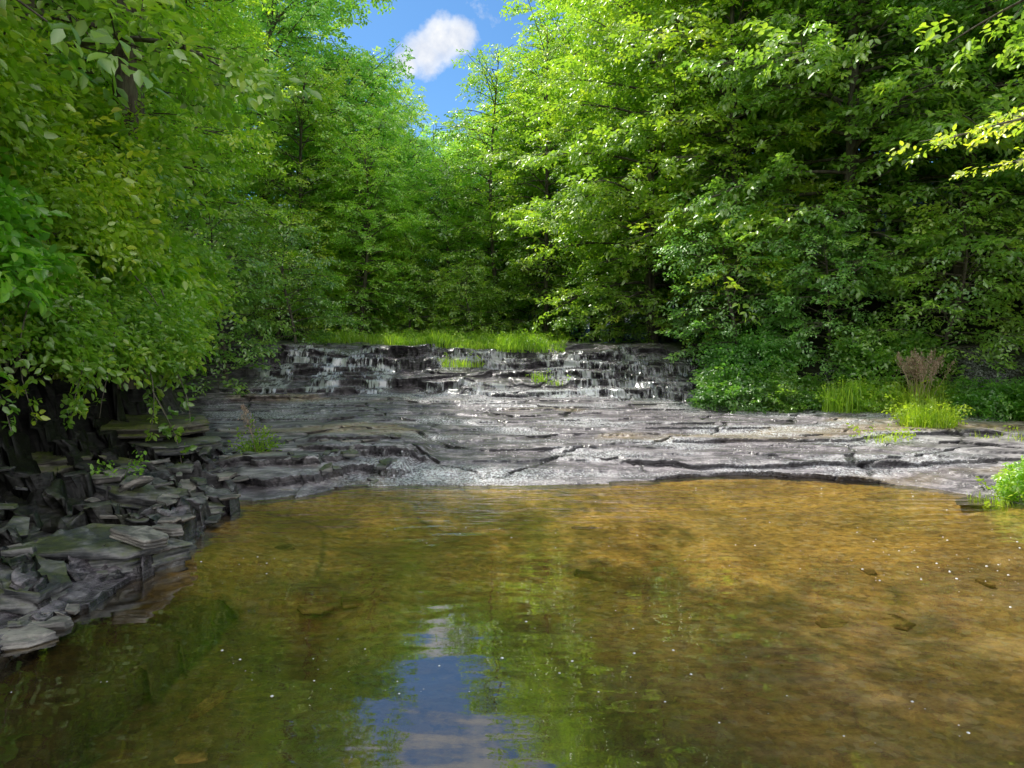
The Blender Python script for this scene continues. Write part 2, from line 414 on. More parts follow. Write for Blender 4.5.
xs = axis(-5.8, 7.4, .026, -400, 400)
ys = axis(3.4, 17.8, .026, -300, 700)
X, Y = np.meshgrid(xs, ys)
Z, AT = heights(X, Y, True)
nx, ny = len(xs), len(ys)
# undercut every sharp step: the rock below a lip is worn back beneath it
cj = slice(int(np.searchsorted(ys, 3.6)), int(np.searchsorted(ys, 18.2)))
rise = np.zeros_like(Z); rise[:-2] = np.clip(Z[2:] - Z[:-2] - .022, 0, .3)
ok = (Y > 3.8) & (Y < 18.4) & (X > -5.7) & (X < 7.3)
rise = np.where(ok, rise, 0)
under = np.zeros_like(Z)
for mm in range(14):
    r_ = np.zeros_like(Z); r_[:Z.shape[0] - mm] = rise[mm:] if mm else rise
    under = np.maximum(under, r_ * (1 - mm / 14))
kx = np.array([.2, .6, .2])
under = kx[0] * np.roll(under, 1, 1) + kx[1] * under + kx[2] * np.roll(under, -1, 1)
under *= 1 - .85 * sstep(.45, .25, np.abs(Y - np.interp(X, SX, SY))) * sstep(2.0, 1.2, X)
Yd_ = Y + np.clip(under * 2.4, 0, .24)
Y0 = Y; Y = Yd_
i = np.arange(ny - 1)[:, None] * nx + np.arange(nx - 1)[None, :]
Q = np.stack([i, i + 1, i + nx + 1, i + nx], -1).reshape(-1, 4)
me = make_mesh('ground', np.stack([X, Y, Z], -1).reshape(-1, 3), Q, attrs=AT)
ground = tag(link('ground', me, M_GROUND), 'layered wet shale stream bed and wooded banks around the pool', None, kind='structure')

# ------------------------------------------------------------------ pool water
def pool_material():
    m, nt = newmat('amber_pool_water'); N = NT(nt)
    geo = N.n('ShaderNodeNewGeometry'); pos = geo.outputs['Position']
    sep = N.n('ShaderNodeSeparateXYZ'); N.l(pos, sep.inputs[0])
    ydist = N.n('ShaderNodeMapRange', i_From_Min=5.6, i_From_Max=8.2); N.l(sep.outputs[1], ydist.inputs[0])
    a = N.noise(N.mapping(pos, (.8, 2.2, 1)), 2.2, 1, .45)
    b = N.noise(N.mapping(pos, (1, 2.2, 1), (0, 0, .25)), 8.5, 3, .5)
    c = N.noise(pos, 26, 2, .5)
    h = N.math('ADD', N.math('MULTIPLY', a, .48), N.math('MULTIPLY', b, N.math('ADD', .022, N.math('MULTIPLY', ydist.outputs[0], .8))))
    rr_ = N.noise(N.mapping(pos, (.45, 1.7, 1), (0, 0, -.12)), 3.0, 2, .5)
    h = N.math('ADD', h, N.math('MULTIPLY', rr_, N.math('MULTIPLY', ydist.outputs[0], 5.0)))
    h = N.math('ADD', h, N.math('MULTIPLY', c, N.math('ADD', .002, N.math('MULTIPLY', ydist.outputs[0], .5))))
    bp = N.n('ShaderNodeBump', i_Strength=.4, i_Distance=.025); N.l(h, bp.inputs['Height'])
    gl = N.n('ShaderNodeBsdfGlossy', i_Roughness=.015); N.l(bp.outputs[0], gl.inputs['Normal'])
    tr = N.n('ShaderNodeBsdfTransparent'); tr.inputs[0].default_value = (.95, .87, .66, 1)
    fr = N.n('ShaderNodeFresnel', i_IOR=1.65); N.l(bp.outputs[0], fr.inputs['Normal'])
    f = N.math('MINIMUM', N.math('MULTIPLY', fr.outputs[0], 2.0), .46)
    mx = N.n('ShaderNodeMixShader'); N.l(f, mx.inputs[0]); N.l(tr.outputs[0], mx.inputs[1]); N.l(gl.outputs[0], mx.inputs[2])
    out = N.n('ShaderNodeOutputMaterial'); N.l(mx.outputs[0], out.inputs[0])
    return m
M_POOL = pool_material()
wx = np.linspace(-8, 26, 60); wy = np.linspace(-30, 9.6, 60)
WX, WY = np.meshgrid(wx, wy); wi = np.arange(59)[:, None] * 60 + np.arange(59)[None, :]
me = make_mesh('pool_water', np.stack([WX, WY, WX * 0], -1).reshape(-1, 3), np.stack([wi, wi + 1, wi + 61, wi + 60], -1).reshape(-1, 4))
tag(link('pool_water', me, M_POOL), 'clear amber brown pool below the falls reflecting trees', None, kind='structure')

# ------------------------------------------------------------------ falling water strands
def fall_material():
    m, nt = newmat('white_falling_water'); N = NT(nt)
    geo = N.n('ShaderNodeNewGeometry'); pos = geo.outputs['Position']
    f = N.noise(N.mapping(pos, (1, .25, .045)), 20, 4, .7)
    cl = N.noise(pos, 3.2, 2)
    edge = N.attr('tint')
    a = N.math('MULTIPLY', N.ramp(N.math('ADD', f, N.math('MULTIPLY', N.math('SUBTRACT', cl, .5), .9)), [(.45, 0.0), (.62, .85)]), edge, True)
    d = N.n('ShaderNodeBsdfDiffuse'); d.inputs[0].default_value = (.85, .88, .92, 1)
    t = N.n('ShaderNodeBsdfTranslucent'); t.inputs[0].default_value = (.85, .88, .92, 1)
    g = N.n('ShaderNodeBsdfGlossy', i_Roughness=.15)
    m1 = N.n('ShaderNodeMixShader', i_0=.45); N.l(d.outputs[0], m1.inputs[1]); N.l(t.outputs[0], m1.inputs[2])
    m2 = N.n('ShaderNodeMixShader', i_0=.2); N.l(m1.outputs[0], m2.inputs[1]); N.l(g.outputs[0], m2.inputs[2])
    tr = N.n('ShaderNodeBsdfTransparent')
    m3 = N.n('ShaderNodeMixShader'); N.l(a, m3.inputs[0]); N.l(tr.outputs[0], m3.inputs[1]); N.l(m2.outputs[0], m3.inputs[2])
    out = N.n('ShaderNodeOutputMaterial'); N.l(m3.outputs[0], out.inputs[0])
    return m
M_FALL = fall_material()
def cascade(x0, x1, y0, y1, lab, drift=0.0, dens=1.0):
    """a veil of water that follows the rock steps from the lip down, arcing slightly clear of each riser"""
    nx_ = max(4, int((x1 - x0) / .03)); ny_ = int((y1 - y0) / .02)
    u = np.linspace(0, 1, nx_); v = np.linspace(0, 1, ny_)
    U, Vv = np.meshgrid(u, v)
    Yy = y1 + (y0 - y1) * Vv
    Xx = x0 + (x1 - x0) * U + drift * Vv + .05 * fbm(Yy * 2, U * 0, 301, 2)
    zz = heights(Xx, Yy)
    # water leaves each lip and drops: running maximum over a short reach upstream
    sm = zz.copy()
    for s in range(1, 5):
        sh = np.vstack([zz[:1].repeat(s, 0), zz[:-s]])
        sm = np.maximum(sm, sh - .012 * s * s)
    Zz = sm + .012
    edge = np.minimum(sstep(0, .18, U), sstep(1, .82, U)) * sstep(0, .06, Vv) * sstep(1, .93, Vv) * dens
    ii = np.arange(ny_ - 1)[:, None] * nx_ + np.arange(nx_ - 1)[None, :]
    me = make_mesh('cascade', np.stack([Xx, Yy, Zz], -1).reshape(-1, 3), np.stack([ii, ii + 1, ii + nx_ + 1, ii + nx_], -1).reshape(-1, 4), tint=edge.ravel(), smooth=True)
    tag(link('cascade_water', me, M_FALL), lab, None, kind='structure')
cascade(-5.6, -3.0, 16.9, 18.0, 'thin row of dripping water over the top ledge beneath the grass', dens=.85)
cascade(-4.7, -3.9, 15.0, 17.2, 'white water sliding down the dark steps below the dripping row', .25)
cascade(-3.5, -2.7, 15.2, 17.5, 'narrow white chute beside the thick undercut ledge', .1)
cascade(-5.9, -5.0, 14.8, 16.9, 'thin white trickle over dark slabs', .3)
cascade(-2.4, .2, 15.5, 16.2, 'faint trickles along the foot of the thick undercut ledge', 0, .6)
cascade(-2.2, .4, 17.0, 18.0, 'sparse drips below the middle of the grassy lip', 0, .6)
cascade(.55, 1.9, 15.4, 18.1, 'white veil tumbling down the broken steps', .3, .75)
cascade(1.6, 3.0, 14.9, 17.9, 'wide lacy veil over dark steps', .45, .6)
cascade(2.9, 4.4, 14.0, 17.2, 'thin shaded veil next to the bushes', .3, .45)
cascade(.2, 2.6, 15.2, 15.9, 'low white curtain at the foot of the steps', 0, 1.1)

# ------------------------------------------------------------------ foliage
def leaf_unit():
    """a pointed leaf 1 long, folded on its midrib: base, sides, tip"""
    return np.array([[0, 0, 0], [.30, .26, .05], [.68, .22, .03], [1.0, 0, -.10], [.68, -.22, .03], [.30, -.26, .05]])
LEAFQ = np.array([[0, 1, 2, 3], [0, 3, 4, 5]])

def rot_z(a):
    c, s = np.cos(a), np.sin(a); z = np.zeros_like(a); o = np.ones_like(a)
    return np.stack([np.stack([c, -s, z], -1), np.stack([s, c, z], -1), np.stack([z, z, o], -1)], -2)
def rot_x(a):
    c, s = np.cos(a), np.sin(a); z = np.zeros_like(a); o = np.ones_like(a)
    return np.stack([np.stack([o, z, z], -1), np.stack([z, c, -s], -1), np.stack([z, s, c], -1)], -2)
def rot_y(a):
    c, s = np.cos(a), np.sin(a); z = np.zeros_like(a); o = np.ones_like(a)
    return np.stack([np.stack([c, z, s], -1), np.stack([z, o, z], -1), np.stack([-s, z, c], -1)], -2)

def spray_template(rng, n=26, leaf=.1, length=.6, flat=.35):
    """leaf matrices of one flat spray pointing +x: side twigs with alternate leaves"""
    P, A, S = [], [], []
    ntw = 5
    for t in range(ntw):
        b = length * (.1 + .8 * t / ntw)
        side = 1 if t % 2 else -1
        ang = side * (.75 - .1 * t) if t < ntw - 1 else 0
        L = length * (.55 - .05 * t)
        m = max(2, n // ntw)
        for k in range(m):
            f = (k + .6) / m
            P.append([b + math.cos(ang) * L * f, math.sin(ang) * L * f, -.25 * (b + L * f) ** 2 + rng.normal(0, .03)])
            A.append(ang + (1 if k % 2 else -1) * rng.uniform(.5, 1.1) + rng.normal(0, .2)); S.append(leaf * rng.uniform(.7, 1.25))
    P = np.array(P); A = np.array(A); S = np.array(S)
    m = len(P)
    R = rot_z(A) @ rot_y(rng.normal(.22, flat, m)) @ rot_x(rng.normal(0, flat * 1.2, m))
    L0 = leaf_unit()
    return (P[:, None, :] + S[:, None, None] * np.einsum('mij,kj->mki', R, L0))      # m,6,3

def spray_cloud(acc, rng, P, yaw, scale, templates, tilt=.35, pitch=0.0, tintc=None):
    P = np.asarray(P); n = len(P)
    pick = rng.integers(0, len(templates), n)
    R = rot_z(yaw) @ rot_y(rng.normal(pitch, tilt, n)) @ rot_x(rng.normal(0, tilt, n))
    for t in range(len(templates)):
        s = np.where(pick == t)[0]
        if not len(s): continue
        T = templates[t]; m = len(T)
        V = np.einsum('nij,mkj->nmki', R[s], T) * scale[s][:, None, None, None] + P[s][:, None, None, :]
        tc = (rng.random((len(s), 1)) * .5 + rng.random((len(s), m)) * .5)
        if tintc is not None: tc = np.clip(tc + tintc[s][:, None], 0, 1)
        Qs = (np.arange(len(s) * m)[:, None, None] * 6 + LEAFQ[None]).reshape(-1, 4)
        acc.add(V.reshape(-1, 3), Qs, tint=np.repeat(tc.ravel(), 6))

def tree_meshes(name, seed, H, R, base=.1, nl=46, leaf=.11, per=24, r0=.16, lean=(0, 0), dens=1.0, topw=.35, droop=.25, spray_len=.62, gap=.0, belly=.4):
    rng = np.random.default_rng(seed)
    temps = [spray_template(rng, per, leaf, spray_len) for _ in range(5)]
    wood = Acc(); crown = Acc()
    nt_ = 14; tt = np.linspace(0, 1, nt_)
    TP = np.stack([lean[0] * tt ** 1.4 * H + .18 * np.sin(tt * 5 + seed), lean[1] * tt ** 1.4 * H + .18 * np.cos(tt * 4 + seed * 2), tt * H * .96], -1)
    tube(wood, TP, r0 * (1.02 - tt) ** .8 + .012, 9, wob=.12, rng=rng)
    P, YW, SC, TC = [], [], [], []
    for k in range(nl):
        f = base + (1 - base) * ((k + rng.random() * .8) / nl)
        if f > .985: f = .985
        s = (f - base) / (1 - base)
        prof = (min(1, (s + .12) / belly)) ** .6 if s < belly else max(.36, (1 - ((s - belly) / (1 - belly)) ** 2.2) ** .5)
        L = R * prof * rng.uniform(.5, 1.2)
        yaw = k * 2.39996 + rng.normal(0, .25)
        org = np.array([np.interp(f, tt, TP[:, j]) for j in range(3)])
        m = max(4, int(L / .32))
        u = np.linspace(0, 1, m)
        rise = rng.uniform(.1, .7) * (0.35 + s * 1.8)
        bend = rng.normal(0, .25)
        yy = yaw + bend * u
        pts = org + np.stack([np.cos(yy) * L * u, np.sin(yy) * L * u, L * (rise * u - droop * u ** 2 * (1.6 - s))], -1)
        tube(wood, pts, (r0 * .30 * (1.1 - s * .6)) * (1.03 - u) + .006, 5, rng=rng)
        side = 1
        nb = max(3, int(L / .26 * dens))
        for b in range(nb):
            ub = .18 + .82 * (b + rng.random()) / nb
            p = np.array([np.interp(ub, u, pts[:, j]) for j in range(3)])
            side = -side
            a = yaw + bend * ub + side * rng.uniform(.5, 1.15)
            l2 = (.35 + .45 * L * (1 - ub)) * rng.uniform(.6, 1.15)
            if ub > .93: a = yaw; l2 = .3
            q = p + np.array([math.cos(a) * l2, math.sin(a) * l2, -.08 * l2 + rng.normal(0, .06)])
            if l2 > .5: tube(wood, [p, (p + q) / 2 + [0, 0, .04], q], [.012, .008, .004], 3, rng=rng)
            ns = max(1, int(l2 / .30))
            for j in range(ns):
                if rng.random() < gap: continue
                g = (j + .7) / ns
                P.append(p + (q - p) * g); YW.append(a + rng.normal(0, .45)); SC.append(rng.uniform(.75, 1.2)); TC.append((s - .5) * .15)
    nt2 = int(46 * R / 3)
    for q_ in range(nt2):
        f = rng.uniform(.80, 1.0); a = rng.uniform(0, 2 * PI); r_ = R * .34 * (1.06 - f) / .26 * rng.random() ** .5
        P.append(np.array([np.interp(f, tt, TP[:, j]) for j in range(3)]) + [math.cos(a) * r_, math.sin(a) * r_, .15]); YW.append(a); SC.append(rng.uniform(.8, 1.2)); TC.append(.1)
    # crown interior fill near the leader tip
    spray_cloud(crown, rng, np.array(P), np.array(YW), np.array(SC), temps, .32, .12, np.array(TC))
    return wood.mesh(name + '_trunk', True), crown.mesh(name + '_crown'), len(P)

TREES = {}
def variant(key, **kw):
    TREES[key] = tree_meshes(key, **kw)
variant('beech', seed=3, H=12.5, R=3.3, base=.03, nl=78, leaf=.125, per=26, r0=.14, dens=1.2, topw=.55, belly=.3)
variant('beech_b', seed=8, H=11.5, R=3.1, base=.04, nl=72, leaf=.13, per=24, r0=.12, dens=1.2, droop=.32, topw=.6, belly=.25)
variant('maple', seed=14, H=14.5, R=3.9, base=.14, nl=72, leaf=.145, per=24, r0=.18, dens=1.1, topw=.62, belly=.3, lean=(.05, 0))
variant('slender', seed=21, H=12, R=2.3, base=.15, nl=70, leaf=.12, per=24, r0=.08, dens=1.2, topw=.6, belly=.3, gap=.1)
variant('sapling', seed=33, H=4.6, R=2.0, base=.03, nl=34, leaf=.12, per=24, r0=.05, dens=1.3, topw=.6, belly=.3)
variant('pole', seed=55, H=15, R=2.1, base=.55, nl=34, leaf=.13, per=24, r0=.17, dens=1.0, topw=.6, belly=.3, lean=(.03, 0))
variant('oak', seed=41, H=15, R=4.4, base=.3, nl=48, leaf=.15, per=24, r0=.24, dens=1.0, topw=.7, belly=.3, gap=.2)

def place_tree(kind, x, y, s, rot, tint, label, group, name='tree', z=None, lean=(0, 0), cat='tree'):
    e = bpy.data.objects.new(name, None); COL.objects.link(e)
    e.empty_display_size = .3
    e.location = (x, y, (hz(x, y) if z is None else z) - .05); e.rotation_euler = (Matrix.Rotation(lean[1], 3, 'Y') @ Matrix.Rotation(lean[0], 3, 'X') @ Matrix.Rotation(rot, 3, 'Z')).to_euler(); e.scale = (s, s, s)
    tag(e, label, cat, group)
    t = bpy.data.objects.new('trunk', TREES[kind][0]); c = bpy.data.objects.new('crown', TREES[kind][1])
    for o, mt in ((t, M_BARK), (c, M_LEAF)):
        COL.objects.link(o); o.parent = e
        if not o.data.materials: o.data.materials.append(mt)
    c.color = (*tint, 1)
    return e

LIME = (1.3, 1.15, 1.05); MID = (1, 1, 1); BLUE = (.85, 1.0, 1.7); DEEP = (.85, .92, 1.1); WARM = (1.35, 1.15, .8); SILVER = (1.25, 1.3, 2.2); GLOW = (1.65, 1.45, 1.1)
G_R = 'trees standing in the leafy wall across from the mossy rocks'
G_F = 'trees far upstream behind the grassy lip'
G_L = 'trees on the bank above the dark cliff'
G_S = 'saplings along the far foot of the banks'
front = [
 ('beech', 3.9, 19.6, .98, .3, LIME, 'bright lime tree standing just beyond the grassy lip, tallest beside the sky gap', G_R),
 ('beech_b', 5.4, 17.6, .95, 1.4, WARM, 'lime green tree whose boughs hang over the end of the falls', G_R),
 ('beech', 7.2, 15.9, 1.0, 2.7, MID, 'dense mid green tree with layered boughs behind the low bush by the falls', G_R),
 ('beech_b', 9.3, 14.8, 1.05, 4.1, DEEP, 'deep green tree with drooping tiers behind the feathery seed heads', G_R),
 ('beech', 11.6, 13.9, 1.0, 5.2, BLUE, 'dark bluish green tree shading the far end of the bank behind the seed heads', G_R),
 ('maple', 8.8, 18.6, 1.05, .9, MID, 'tall maple rising above the layered boughs, second row of the leafy wall', G_R),
 ('maple', 12.5, 17.0, 1.1, 2.2, DEEP, 'tall dark maple filling the shaded top corner of the leafy wall', G_R),
 ('maple', 5.2, 23.0, 1.0, 3.6, LIME, 'tall yellow green maple rising behind the lime tree at the lip', G_R),
 ('slender', -.6, 26.5, .9, .2, MID, 'slender tree with thin bare stems at the edge of the sky gap', G_F),
 ('slender', 1.2, 24.5, .92, 2.2, LIME, 'slender pale green tree between the thin stemmed tree and the lime tree', G_F),
 ('oak', -10.4, 31, 1.15, 1.1, DEEP, 'open crowned oak with dark limbs against the blue sky', G_F),
 ('maple', -10.2, 17.0, .95, .7, GLOW, 'tall leafy maple on the bank above the near end of the falls', G_L),
 ('beech', -9.2, 14.6, .95, 3.9, GLOW, 'yellow green beech leaning out behind the thick leaning trunk', G_L),
]
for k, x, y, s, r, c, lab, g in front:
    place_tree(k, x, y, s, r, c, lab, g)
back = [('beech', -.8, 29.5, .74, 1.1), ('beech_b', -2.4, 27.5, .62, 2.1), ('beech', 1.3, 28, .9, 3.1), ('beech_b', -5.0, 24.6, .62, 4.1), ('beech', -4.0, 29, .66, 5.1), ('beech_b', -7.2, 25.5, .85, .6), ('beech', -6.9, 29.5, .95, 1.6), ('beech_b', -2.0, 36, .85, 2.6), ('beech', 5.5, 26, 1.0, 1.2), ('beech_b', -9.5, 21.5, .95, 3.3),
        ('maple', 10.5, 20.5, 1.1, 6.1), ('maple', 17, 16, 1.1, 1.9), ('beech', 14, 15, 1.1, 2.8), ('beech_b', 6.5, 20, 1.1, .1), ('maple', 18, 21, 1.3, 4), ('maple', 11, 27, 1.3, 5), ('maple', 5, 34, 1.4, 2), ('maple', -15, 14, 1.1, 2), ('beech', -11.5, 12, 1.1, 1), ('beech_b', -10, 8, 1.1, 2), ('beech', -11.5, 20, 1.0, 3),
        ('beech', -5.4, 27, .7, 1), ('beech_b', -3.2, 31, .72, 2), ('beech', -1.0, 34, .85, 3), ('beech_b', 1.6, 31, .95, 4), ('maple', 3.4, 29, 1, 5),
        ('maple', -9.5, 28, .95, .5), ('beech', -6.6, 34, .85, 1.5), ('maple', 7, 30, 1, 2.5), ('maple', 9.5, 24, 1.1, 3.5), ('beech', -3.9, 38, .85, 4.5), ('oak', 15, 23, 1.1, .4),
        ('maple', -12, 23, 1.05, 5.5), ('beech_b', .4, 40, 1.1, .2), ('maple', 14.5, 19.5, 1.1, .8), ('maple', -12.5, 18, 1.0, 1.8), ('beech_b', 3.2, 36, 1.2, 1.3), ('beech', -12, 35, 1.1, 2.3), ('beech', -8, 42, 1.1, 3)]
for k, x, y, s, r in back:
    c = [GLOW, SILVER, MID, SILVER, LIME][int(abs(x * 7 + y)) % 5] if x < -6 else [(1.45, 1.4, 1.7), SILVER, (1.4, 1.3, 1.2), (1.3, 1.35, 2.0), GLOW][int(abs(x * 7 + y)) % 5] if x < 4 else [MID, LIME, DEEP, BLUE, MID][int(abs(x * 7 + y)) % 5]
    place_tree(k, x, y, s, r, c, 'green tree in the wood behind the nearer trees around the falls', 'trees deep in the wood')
# left bank trees, near
place_tree('maple', -6.0, 8.3, 0.98, 2.0, (1.15, 1.15, .8), 'thick trunked maple leaning out over the pool from above the dark cliff', G_L, lean=(0, .08))
place_tree('beech', -7.6, 4.6, 1.0, .6, LIME, 'bright backlit beech above the broad leaved shrubs over the cliff', G_L, lean=(0, .10))
place_tree('beech_b', -6.0, 4.0, 1.0, 4.6, MID, 'beech on the cliff at the near end, shading the pool', G_L, lean=(0, .12))
place_tree('maple', -7.0, .5, 1.05, 3.1, MID, 'maple on the near bank behind the beech that shades the pool', G_L, lean=(0, .1))
place_tree('pole', -5.7, 10.9, 1.0, 1.2, LIME, 'tall tree with a thick grey bare trunk rising out of the shrubs above the cliff', G_L)
place_tree('pole', -5.3, 9.3, 1.0, 3.4, MID, 'tall bare stemmed tree leaning furthest over the pool from the cliff', G_L, lean=(0, .11))
# tall tree beyond the frame whose bough reaches in
bough_tree = place_tree('oak', 9.4, 8.3, .9, 2.6, LIME, 'tree whose yellow green bough reaches out in front of the leafy wall', 'trees on the near bank')
_rg = np.random.default_rng(77); _w = Acc(); _c = Acc()
_inv = Matrix.Translation(-bough_tree.location)
def _bough(p0, p1, sag, n):
    p0 = np.array(p0, float); p1 = np.array(p1, float); u = np.linspace(0, 1, 9)[:, None]
    pts = p0 + (p1 - p0) * u + np.array([0, 0, 1]) * (sag * np.sin(u * PI)) + _rg.normal(0, .03, (9, 3))
    tube(_w, pts, np.linspace(.045, .008, 9), 5, rng=_rg)
    P = []; Yw = []
    for k in range(n):
        f = .45 + .55 * (k + _rg.random()) / n; j = f * 8; i = min(7, int(j)); p = pts[i] + (pts[i + 1] - pts[i]) * (j - i)
        a = math.atan2(p1[1] - p0[1], p1[0] - p0[0]) + (1 if k % 2 else -1) * _rg.uniform(.3, 1.1)
        l = _rg.uniform(.1, .45); q = p + [math.cos(a) * l, math.sin(a) * l, -.05]
        tube(_w, [p, q], [.008, .004], 3, rng=_rg); P.append(q); Yw.append(a)
    spray_cloud(_c, _rg, np.array(P), np.array(Yw), np.full(n, .62), [spray_template(_rg, 20, .11, .5, .45) for _ in range(4)], .25, .15, np.full(n, .3))
_b = np.array(bough_tree.location)
for (p0, p1, sag, n) in [((9.3, 8.3, 4.4), (4.75, 7.9, 3.95), .35, 24), ((9.3, 8.3, 4.1), (5.25, 7.6, 3.55), .3, 20)]:
    _bough(np.array(p0) - _b, np.array(p1) - _b, sag, n)
_rm = Matrix.Rotation(-2.6, 4, 'Z') @ Matrix.Scale(1 / .9, 4)
_bw = _w.mesh('bough_wood', True); _bw.transform(_rm); _bc = _c.mesh('bough_leaves'); _bc.transform(_rm)
_o = link('bough', _bw, M_TWIG, bough_tree); _o2 = link('leaves', _bc, M_LEAF, _o); _o2.color = (1.7, 1.35, .8, 1)

# saplings at the feet of the banks
sap = [(4.7, 15.6, .62, 'rounded sapling overhanging the shaded end of the falls', BLUE), (6.3, 14.4, .52, 'low blue green sapling where ledges meet the bank', BLUE),
       (8.2, 13.4, .6, 'drooping sapling over the bank behind the pale seed heads', MID), (10.1, 12.7, .7, 'sapling with layered bright boughs past the pale seed heads', MID),
       (-5.8, 18.8, .6, 'sapling hanging over the shaded top ledge', DEEP), (-6.4, 15.8, .7, 'dark sapling hanging over the shaded end of the falls', DEEP), (3.0, 21, .62, 'bushy sapling at the end of the grassy lip', MID),
       (-3.6, 25.5, .7, 'sunlit sapling behind the grassy lip, nearer the cliff', LIME), (-1.4, 24, .5, 'small lime sapling behind the middle of the grassy lip', LIME), (.8, 26, .7, 'sapling below the slender pale tree', MID), (-7.4, 23.5, .8, 'sapling at the foot of the open oak', WARM)]
for k, (x, y, s, lab, c) in enumerate(sap):
    place_tree('sapling', x, y, s * 1.15, k * 1.7, c, lab, G_S, name='sapling', cat='sapling')

# ------------------------------------------------------------------ shrubs
def shrub_meshes(name, seed, rx, ry, h, n, leaf, per, length=.45, hang=.5):
    rng = np.random.default_rng(seed)
    temps = [spray_template(rng, per, leaf, length, .4) for _ in range(5)]
    fol = Acc(); st = Acc()
    th = rng.uniform(0, 2 * PI, n); ph = np.arccos(rng.uniform(-.15, 1, n))
    rad = (.55 + .45 * rng.random(n) ** .5)
    lump = 1 + .35 * fbm(th * 1.3, ph * 1.6, seed, 3)
    P = np.stack([rx * rad * lump * np.sin(ph) * np.cos(th), ry * rad * lump * np.sin(ph) * np.sin(th), h * (.12 + .88 * rad * lump * np.clip(np.cos(ph), -.1, 1))], -1)
    spray_cloud(fol, rng, P, th + rng.normal(0, .5, n), rng.uniform(.7, 1.25, n), temps, .4, hang * .5)
    for k in range(16):
        j = rng.integers(n); b = np.array([rng.normal(0, .12 * rx), rng.normal(0, .12 * ry), -.2])
        tube(st, [b, b * .5 + P[j] * .5 + [0, 0, .1 * h], P[j]], [.02, .014, .005], 5, rng=rng)
    return st.mesh(name + '_stems', True), fol.mesh(name + '_leaves')
SHR = {
 'broad': shrub_meshes('broad', 50, 1.1, 1.1, 1.5, 330, .15, 16, .5, .8),
 'leafy': shrub_meshes('leafy', 51, 1.2, 1.2, 1.6, 620, .095, 24, .5, .6),
 'dense': shrub_meshes('dense', 52, 1.0, 1.0, 1.0, 520, .08, 26, .42, .4),
}
def place_shrub(kind, x, y, z, s, rot, tint, label, group, name='shrub', sc=None):
    e = bpy.data.objects.new(name, None); COL.objects.link(e)
    e.location = (x, y, z); e.rotation_euler = (0, 0, rot); e.scale = sc or (s, s, s)
    tag(e, label, 'shrub', group)
    a = bpy.data.objects.new('stem', SHR[kind][0]); b = bpy.data.objects.new('leaves', SHR[kind][1])
    for o, mt in ((a, M_TWIG), (b, M_LEAFBIG)):
        COL.objects.link(o); o.parent = e
        if not o.data.materials: o.data.materials.append(mt)
    b.color = (tint[0] * 1.2, tint[1] * 1.12, tint[2], 1) if x < 0 else (*tint, 1)
    return e
GB = 'shrubs hanging over the dark cliff'
left_shrubs = [
 ('broad', -4.55, 5.2, 1.55, .62, 0, (.7, 1, 1.1), 'broad leaved shrub with big cool green leaves low over the near rocks'),
 ('broad', -4.7, 5.9, 2.4, .8, 1.2, (.9, 1.1, 1), 'broad leaved shrub directly above the big cool green leaves'),
 ('leafy', -4.8, 6.9, 1.75, .78, 2.1, MID, 'leafy shrub with trailing stems above the blue grey stone'),
 ('leafy', -4.9, 7.6, 2.9, .9, 3.0, WARM, 'yellow green shrub high above the blue grey stone'),
 ('leafy', -4.75, 8.6, 1.7, .78, 4.4, MID, 'shrub drooping onto the mossy ledge'),
 ('broad', -4.9, 9.5, 2.3, .95, 5.0, (1.2, 1.15, .9), 'sunlit shrub bulging out toward the falls with glowing edge leaves'),
 ('broad', -5.1, 10.3, 1.6, .85, 0.4, MID, 'shrub at the outer corner of the bank, lowest beside the falls'),
 ('leafy', -5.3, 9.2, 3.8, 1.0, 1.0, LIME, 'glowing lime shrub in front of the thick leaning trunk'),
 ('leafy', -5.3, 6.3, 3.9, 1.0, 2.0, LIME, 'lime shrub high up in the corner of the cliff top'),
 ('broad', -5.0, 4.3, 2.7, .9, 3.3, (.9, 1.1, .9), 'big leaved shrub beside the upper lime shrub, nearest the pool end'),
 ('leafy', -5.7, 11.6, 2.6, 1.0, 5.6, MID, 'shaded shrub behind the outer corner of the bank'),
 ('leafy', -6.4, 13.2, 2.2, 1.0, .6, DEEP, 'dark shrub above the shaded end of the falls'),
]
for k, x, y, z, s, r, c, lab in left_shrubs: place_shrub(k, x - .18 - (.3 if y > 9 else 0), y, z - .18, s * .95, r, c, lab, GB)
GRB = 'bushes at the foot of the leafy wall'
right_shrubs = [
 ('dense', 4.55, 14.35, .62, .75, 0, (.55, .68, .95), 'low blue green bush where the falls meet the bank'),
 ('dense', 5.5, 13.9, .55, .65, 1, (.6, .7, .8), 'low round bush next to the blue green one by the falls'),
 ('dense', 6.5, 13.1, .55, .6, 2, (1.2, 1.1, .9), 'yellow green weedy bush beside the pale seed heads'),
 ('dense', 8.1, 12.4, .55, .65, 3, (.65, .85, .75), 'fresh green bush just past the pale seed heads'),
 ('dense', 9.0, 11.9, .55, .7, 4, (.65, .85, .75), 'fresh green bush at the edge of the scene beyond the seed heads'),
 ('leafy', 5.2, 15.2, 1.0, .8, 5, BLUE, 'shaded shrub climbing the bank above the blue green bush'),
 ('leafy', 7.3, 14.0, 1.0, .8, 5.6, DEEP, 'dark shrub climbing the bank above the weedy bush'),
 ('broad', 5.75, 7.7, .16, .30, .5, (1.3, 1.2, .9), 'small sunlit plant with bright leaves on the rocks at the edge of the pool'),
]
for k, x, y, z, s, r, c, lab in right_shrubs: place_shrub(k, x, y, z - .1, s, r, c, lab, GRB)

